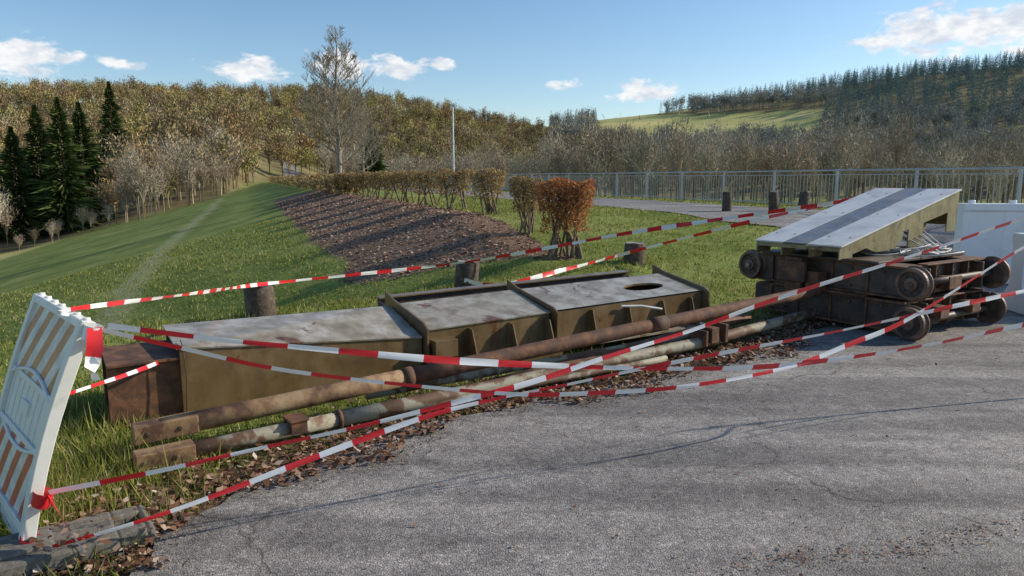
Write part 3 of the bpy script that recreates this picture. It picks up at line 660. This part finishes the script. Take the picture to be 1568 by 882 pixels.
# ---------------------------------------------------------------- hedge bushes
def bush(cx,cy,w,d,h,leaf,nl,ns=9,clear=.3):
    par=empty('clipped_hedge_bush'); z=float(H(cx,cy)); q=MB()
    for i in range(ns):
        bx=cx+random.uniform(-.32,.32)*w;by=cy+random.uniform(-.3,.3)*d
        tx=cx+random.uniform(-.46,.46)*w;ty=cy+random.uniform(-.42,.42)*d
        m_=((bx+tx)/2+random.uniform(-.08,.08),(by+ty)/2,z+h*.5)
        q.tube([(bx,by,z-.03),m_,(tx,ty,z+h*random.uniform(.8,.97))],[random.uniform(.02,.045),.02,.008],5,0,cap=False)
        for k in range(7):
            t=random.uniform(.25,1); s0=Vector(m_).lerp(Vector((tx,ty,z+h*.9)),t)
            q.tube([s0,s0+Vector((random.uniform(-.28,.28)*w,random.uniform(-.25,.25)*d,random.uniform(.05,.3)*h))],[.008,.003],3,0,cap=False)
    q.build('stems',[M['twig']],0,par)
    n=nl; x=R.uniform(-.5,.5,n);y=R.uniform(-.5,.5,n);zz=1-R.uniform(0,1,n)**1.2*(1-clear)
    cl=sn(x*w*3+cx,y*3+cy,.22,4)+sn(x*w+zz*h,zz*h,.15,7)*.8
    k=(cl+R.normal(0,.35,n)+(zz-.6)*2.2>-.3); k&=~((np.abs(x)>.44)&(zz<.65)&(R.uniform(0,1,n)<.5))
    x=x[k];y=y[k];zz=zz[k]
    x=cx+x*w*(1+.08*np.sin(zz*9));y=cy+y*d;zz=z+h*zz*(1+.03*np.sin(x*9))
    o=leaves('foliage',x,y,zz,R.uniform(.025,.055,len(x))*(1 if cy<17 else cy/28+.6),leaf,1.2); o.parent=par
bush(.98,13.2,.98,.8,1.42,M['hleaf'],8500,14,.34)
bush(.30,15.4,.68,.7,1.2,M['hleafg'],4200,10,.38)
hp=[(-.95,18.2,.85),(-2.0,20.7,1.1),(-3.1,23.6,1.2),(-4.4,26.6,1.4),(-5.6,30,1.5),(-7.1,34,1.7),(-8.7,38.6,1.9)]
for i_,(a_,b_,w_) in enumerate(hp):
    bush(a_+.35,b_,w_,.9,1.12,M['hleafg'],3000,8,.32)
par=empty('clipped_hedge_row'); n=16000; s_=28+R.uniform(0,1,n)**1.4*110; l=R.uniform(-.7,.7,n)
x=H0[0]+D_[0]*s_+N_[0]*l;y=H0[1]+D_[1]*s_+N_[1]*l
kk=sn(s_,l,1.3,3)>-.5; x=x[kk];y=y[kk]
o=leaves('foliage',x,y,H(x,y)+R.uniform(.1,1.1,len(x)),R.uniform(.10,.2,len(x))*1.3,M['hleafg'],1.2); o.parent=par

# ---------------------------------------------------------------- near bare trees
def grow_tree(name,x,y,h,spread,seed,mat,trunk_r=.13,fine=True):
    rnd=random.Random(seed); segs=[]
    z=float(H(x,y))
    def br(p,d,l,r,dep):
        n=3 if dep>0 else 2
        pts=[p]
        for i in range(n):
            d=(d+Vector((rnd.gauss(0,.10),rnd.gauss(0,.10),rnd.gauss(.05,.06)))).normalized(); pts.append(pts[-1]+d*l/n)
        segs.append((pts,[r*(1-.55*i/n) for i in range(n+1)],dep))
        if dep==0: return
        for i in range(rnd.randint(4,6)):
            t=rnd.uniform(.25,1.0); k=min(int(t*n),n-1); q0=pts[k].lerp(pts[k+1],t*n-k)
            a=rnd.uniform(0,6.28); side=Vector((math.cos(a),math.sin(a),0)); nd=(d*.75+side*rnd.uniform(.45,.8)+Vector((0,0,.22))).normalized()
            br(q0,nd,l*rnd.uniform(.42,.62),r*.45*(1.1-.4*t),dep-1)
    tp=[Vector((x+.06*math.sin(k*1.3+seed)*k*.25,y,z+h*.93*k/8)) for k in range(9)]
    segs.append((tp,[trunk_r*(1-k/8.6)+.005 for k in range(9)],9))
    N_b=44
    for i in range(N_b):
        t=.16+.8*(i/N_b); k=min(int(t*8),7); p0=tp[k].lerp(tp[k+1],t*8-k); a=i*2.4+rnd.uniform(-.4,.4)
        ln=spread*(1.12-1.0*t)*rnd.uniform(.75,1.1)*(.75 if t<.22 else 1)
        d=Vector((math.cos(a),math.sin(a),rnd.uniform(.35,.8)+t*.7)).normalized()
        br(p0,d,ln,trunk_r*.34*(1.05-t),3 if (fine and t<.75) else 2)
    q=MB()
    for pts,rr,dep in segs:
        q.tube(pts,[max(v,.008) for v in rr],8 if dep==9 else (4 if dep>1 else 3),0,cap=False)
    q.build(name,[mat])
grow_tree('bare_tree',-10.3,43.,10.3,3.3,5,M['bark'],.17)
for (a_,b_,h_,s_) in ((-13.6,66,8,3.2),(-3,80,9,3.2)): grow_tree('bare_tree',a_,b_,h_,s_,int(b_),M['bark'],.12,False)

# ---------------------------------------------------------------- forest templates
def slivers(P,Dr,Ln,Wd):
    n=len(P); s=np.cross(Dr,R.normal(0,1,(n,3))); s/=np.linalg.norm(s,axis=1)[:,None]
    q=np.empty((n,3,3)); q[:,0]=P-s*Wd[:,None];q[:,1]=P+s*Wd[:,None];q[:,2]=P+Dr*Ln[:,None]; return q.reshape(-1,3)
def dectpl(mat,hh,rad,n=500,low=.25,ln=(.35,1.0),wd=(.05,.12),nt_=16,limbw=.07):
    ang=R.uniform(0,6.28,nt_); ro=rad*np.sqrt(R.uniform(0,1,nt_))*.8
    tz=hh*(.50+.45*np.sqrt(np.clip(1-(ro/rad)**2,0,1))*R.uniform(.75,1.0,nt_))
    tips=np.stack([np.cos(ang)*ro,np.sin(ang)*ro,tz],1)
    fork=np.stack([np.zeros(nt_),np.zeros(nt_),R.uniform(hh*low,hh*.5,nt_)],1)
    k=R.integers(0,nt_,n); t=R.uniform(.35,1.08,n)[:,None]
    P=fork[k]+(tips[k]-fork[k])*t+R.normal(0,rad*.15,(n,3))*(.3+t)
    Dr=(P-np.array([0,0,hh*.45]))/hh*1.3+np.array([0,0,.25])+R.normal(0,.45,(n,3)); Dr/=np.linalg.norm(Dr,axis=1)[:,None]
    v=slivers(P,Dr,R.uniform(*ln,n),R.uniform(*wd,n))
    D2=tips-fork; ll=np.linalg.norm(D2,axis=1); v2=slivers(fork,D2/ll[:,None],ll,np.full(nt_,limbw))
    v3=slivers(np.zeros((3,3)),np.tile([0,0,1.],(3,1)),np.full(3,hh*.85),np.full(3,.17))
    return raw('bare_tree_template',np.concatenate([v,v2,v3]),3,mat,link=False)
def contpl(mat,hh,rad,n=900):
    t=R.uniform(0,1,n)**.8; zc=hh*(.07+.93*t); rr=rad*(1-t)**.85*(.85+.25*np.sin(t*45)); a=R.uniform(0,2*np.pi,n)
    P=np.stack([np.cos(a)*rr*.15,np.sin(a)*rr*.15,zc],1); Dr=np.stack([np.cos(a),np.sin(a),-.28+R.normal(0,.15,n)+.5*t],1); Dr/=np.linalg.norm(Dr,axis=1)[:,None]
    P=P+Dr*(rr*R.uniform(0,.55,n))[:,None]
    v=slivers(P,Dr,rr*R.uniform(.35,.6,n)+.25,R.uniform(.12,.30,n)*(1.1-t*.6))
    v3=slivers(np.zeros((3,3)),np.tile([0,0,1.],(3,1)),np.full(3,hh),np.full(3,.2))
    return raw('spruce_template',np.concatenate([v,v3]),3,mat,link=False)
def coll(name,objs):
    c=bpy.data.collections.new(name)
    for o in objs: c.objects.link(o)
    return c
cDL=coll('tpl_dl',[dectpl(M['decL'],R.uniform(9,13),R.uniform(3.0,4.4),360,ln=(.4,1.1),wd=(.09,.2)) for _ in range(6)])
cDN=coll('tpl_dn',[dectpl(M['decN'],R.uniform(9,13),R.uniform(2.4,3.6),620,ln=(.5,1.2),wd=(.03,.065),nt_=22) for _ in range(6)])
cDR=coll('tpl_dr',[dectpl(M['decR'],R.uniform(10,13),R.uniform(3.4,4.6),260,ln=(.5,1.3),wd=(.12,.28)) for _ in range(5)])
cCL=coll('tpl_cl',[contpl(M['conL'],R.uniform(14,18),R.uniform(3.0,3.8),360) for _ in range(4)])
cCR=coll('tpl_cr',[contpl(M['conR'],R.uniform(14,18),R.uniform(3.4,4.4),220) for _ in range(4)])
def instancer(name,x,y,sc,c):
    n=len(x); me=bpy.data.meshes.new(name); z=H(x,y)-.3
    me.from_pydata(np.stack([x,y,z],1).tolist(),[],[])
    a=me.attributes.new('scl','FLOAT','POINT');a.data.foreach_set('value',sc.astype(np.float32))
    a=me.attributes.new('rot','FLOAT_VECTOR','POINT'); rv=np.zeros((n,3),np.float32);rv[:,2]=R.uniform(0,6.28,n);a.data.foreach_set('vector',rv.ravel())
    o=bpy.data.objects.new(name,me);COL.objects.link(o)
    ng=bpy.data.node_groups.new(name,'GeometryNodeTree')
    ng.interface.new_socket('Geometry',in_out='INPUT',socket_type='NodeSocketGeometry');ng.interface.new_socket('Geometry',in_out='OUTPUT',socket_type='NodeSocketGeometry')
    gi=ng.nodes.new('NodeGroupInput');go=ng.nodes.new('NodeGroupOutput');ip=ng.nodes.new('GeometryNodeInstanceOnPoints')
    ci=ng.nodes.new('GeometryNodeCollectionInfo');ci.inputs['Collection'].default_value=c;ci.inputs['Separate Children'].default_value=True;ci.inputs['Reset Children'].default_value=True
    na_=ng.nodes.new('GeometryNodeInputNamedAttribute');na_.data_type='FLOAT';na_.inputs[0].default_value='scl'
    nb2=ng.nodes.new('GeometryNodeInputNamedAttribute');nb2.data_type='FLOAT_VECTOR';nb2.inputs[0].default_value='rot'
    ip.inputs['Pick Instance'].default_value=True
    ng.links.new(gi.outputs[0],ip.inputs['Points']);ng.links.new(ci.outputs[0],ip.inputs['Instance'])
    ng.links.new(nb2.outputs['Attribute'],ip.inputs['Rotation']);ng.links.new(na_.outputs['Attribute'],ip.inputs['Scale'])
    ng.links.new(ip.outputs[0],go.inputs[0])
    md=o.modifiers.new('scatter','NODES');md.node_group=ng
def scatter(az0,az1,ra,rb,n):
    az=np.radians(R.uniform(az0,az1,n)); u=R.uniform(0,1,n); r=np.sqrt(ra**2+(rb**2-ra**2)*u); return az,r,r*np.sin(az),r*np.cos(az)
az,r,x,y=scatter(-40,8,112,470,2700)
r0=np.interp(az,azt,r0t);r1=np.interp(az,azt,r1t)
spz=(np.degrees(az)>-36.8)&(np.degrees(az)<-29.5)&(r<150)
k=(r>r0-3)&(r<r1+15)&~spz; x=x[k];y=y[k];r=r[k];az=az[k];r1=r1[k]
cn=sn(x,y,38,9); con=((cn>.66)&(R.uniform(0,1,len(x))<.7))|((r>r1-20)&(np.degrees(az)<-5)&(R.uniform(0,1,len(x))<.6))
instancer('deciduous_forest',x[~con],y[~con],R.uniform(.55,1.1,(~con).sum()),cDL)
instancer('spruce_forest',x[con],y[con],R.uniform(.45,.7,con.sum()),cCL)
az,r,x,y=scatter(3,40,260,780,2900)
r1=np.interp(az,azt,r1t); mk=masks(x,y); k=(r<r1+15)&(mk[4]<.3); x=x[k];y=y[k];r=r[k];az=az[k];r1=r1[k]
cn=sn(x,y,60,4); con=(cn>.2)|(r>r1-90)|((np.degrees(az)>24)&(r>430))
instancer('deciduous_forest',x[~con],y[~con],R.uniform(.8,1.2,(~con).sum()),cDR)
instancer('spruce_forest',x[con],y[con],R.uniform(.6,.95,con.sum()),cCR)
az,r,x,y=scatter(2,40,120,240,290); k=lat(x,y)<-30; instancer('bare_tree_belt',x[k],y[k],R.uniform(.8,1.5,k.sum()),cDN)
az,r,x,y=scatter(-40,-19.5,98,175,300); r0=np.interp(az,azt,r0t); k=(r>r0-8)&(r<r0+38)
sc=R.uniform(.45,.85,len(x)); azd=np.degrees(az); inz=(azd>-35)&(azd<-29.5); k&=~(inz&(r>118)&(r<150)); sc=np.where(inz&(r<=118),R.uniform(.22,.38,len(x)),sc)
instancer('bare_tree_belt',x[k],y[k],sc[k],cDN)
az,r,x,y=scatter(-17,4,150,215,170); k=(lat(x,y)<-16)|(lat(x,y)>30); instancer('bare_tree_belt',x[k],y[k],R.uniform(.7,1.15,k.sum()),cDN)
def spruce(u_az,r,h,w,n=7000):
    az=math.radians(u_az);x=r*math.sin(az);y=r*math.cos(az);z=float(H(x,y))
    o=contpl(M['needle'],h,w,n); o.name='spruce_tree'; COL.objects.link(o); o.location=(x,y,z)
for a_,r_,h_,w_ in ((-36.2,128,15,4.6),(-34.6,126,16,4.8),(-33.2,130,19,5.0),(-31.9,124,19.5,5.2),(-30.7,129,18.5,5.0),(-28.8,175,21,5),(-10.9,112,10,2.6)): spruce(a_,r_,h_,w_,3200)

# ---------------------------------------------------------------- world
SAZ=math.radians(76);SEL=math.radians(27)
w=bpy.data.worlds.new('World');scn.world=w;w.use_nodes=True;nt=w.node_tree
bg=nt.nodes['Background'];sky=nt.nodes.new('ShaderNodeTexSky');sky.sky_type='NISHITA';sky.sun_disc=False
sky.sun_elevation=SEL;sky.sun_rotation=SAZ;sky.air_density=1.0;sky.dust_density=.5;sky.ozone_density=2.0;sky.altitude=300
hs=nt.nodes.new('ShaderNodeHueSaturation');hs.inputs['Saturation'].default_value=1.12;L(nt,sky.outputs[0],hs.inputs['Color'])
tc=nt.nodes.new('ShaderNodeTexCoord');nv=nt.nodes.new('ShaderNodeVectorMath');nv.operation='NORMALIZE';L(nt,tc.outputs['Generated'],nv.inputs[0])
sx=nt.nodes.new('ShaderNodeSeparateXYZ');L(nt,nv.outputs[0],sx.inputs[0])
azn=math_(nt,'ARCTAN2',sx.outputs[0],sx.outputs[1]);eln=sx.outputs[2]
tot=None
for a_,e_,w_,h_,amp in [(-33.7,.134,.06,.024,1.05),(-28,.133,.03,.008,.8),(-19.5,.137,.055,.016,1.05),(-13,.147,.04,.020,1.05),(-8.9,.145,.045,.017,1.05),(-5.4,.148,.018,.009,1),(4.4,.124,.028,.011,.95),(10.2,.114,.05,.018,1.),(26.5,.160,.045,.014,.95),(29.8,.168,.08,.028,1.1),(34.5,.166,.08,.028,1.15),(44,.2,.1,.03,1),(-50,.2,.1,.03,1)]:
    da=math_(nt,'DIVIDE',math_(nt,'SUBTRACT',azn,math.radians(a_)),w_);de_=math_(nt,'DIVIDE',math_(nt,'SUBTRACT',eln,e_),h_)
    v_=math_(nt,'SUBTRACT',amp,math_(nt,'SQRT',math_(nt,'ADD',math_(nt,'MULTIPLY',da,da),math_(nt,'MULTIPLY',de_,de_))))
    tot=v_ if tot is None else math_(nt,'MAXIMUM',tot,v_)
cs=nt.nodes.new('ShaderNodeMapping');cs.inputs['Scale'].default_value=(1,1,2.0);L(nt,nv.outputs[0],cs.inputs[0])
nz=noise(nt,cs.outputs[0],30,4,.62,.3)
den=math_(nt,'ADD',tot,math_(nt,'MULTIPLY',math_(nt,'SUBTRACT',nz,.5),2.6))
alpha=ramp(nt,den,[(.0,0.),(.6,.95)],'EASE')
ccol=ramp(nt,noise(nt,cs.outputs[0],40,3),[(.35,(.70,.75,.84)),(.6,(1.,1.,1.))])
ST=.15
cc=nt.nodes.new('ShaderNodeVectorMath');cc.operation='SCALE';L(nt,ccol,cc.inputs[0]);cc.inputs['Scale'].default_value=1/ST*.98
L(nt,mix(nt,alpha,hs.outputs[0],cc.outputs[0]),bg.inputs[0]);bg.inputs[1].default_value=ST
sd=bpy.data.lights.new('sun','SUN');sd.energy=5.0;sd.angle=math.radians(.6);sd.color=(1,.89,.72)
so=bpy.data.objects.new('sun',sd);COL.objects.link(so)
sv=Vector((math.sin(SAZ)*math.cos(SEL),math.cos(SAZ)*math.cos(SEL),math.sin(SEL)));so.rotation_euler=sv.to_track_quat('Z','Y').to_euler()
so.location=(20,10,20)
# ---------------------------------------------------------------- camera
cd=bpy.data.cameras.new('camera');cam=bpy.data.objects.new('camera',cd);COL.objects.link(cam);scn.camera=cam
cam.location=(0,0,1.6);cam.rotation_euler=(math.radians(90-8.82),0,0);cd.sensor_width=36;cd.lens=25.0;cd.clip_end=4000;cd.clip_start=.05
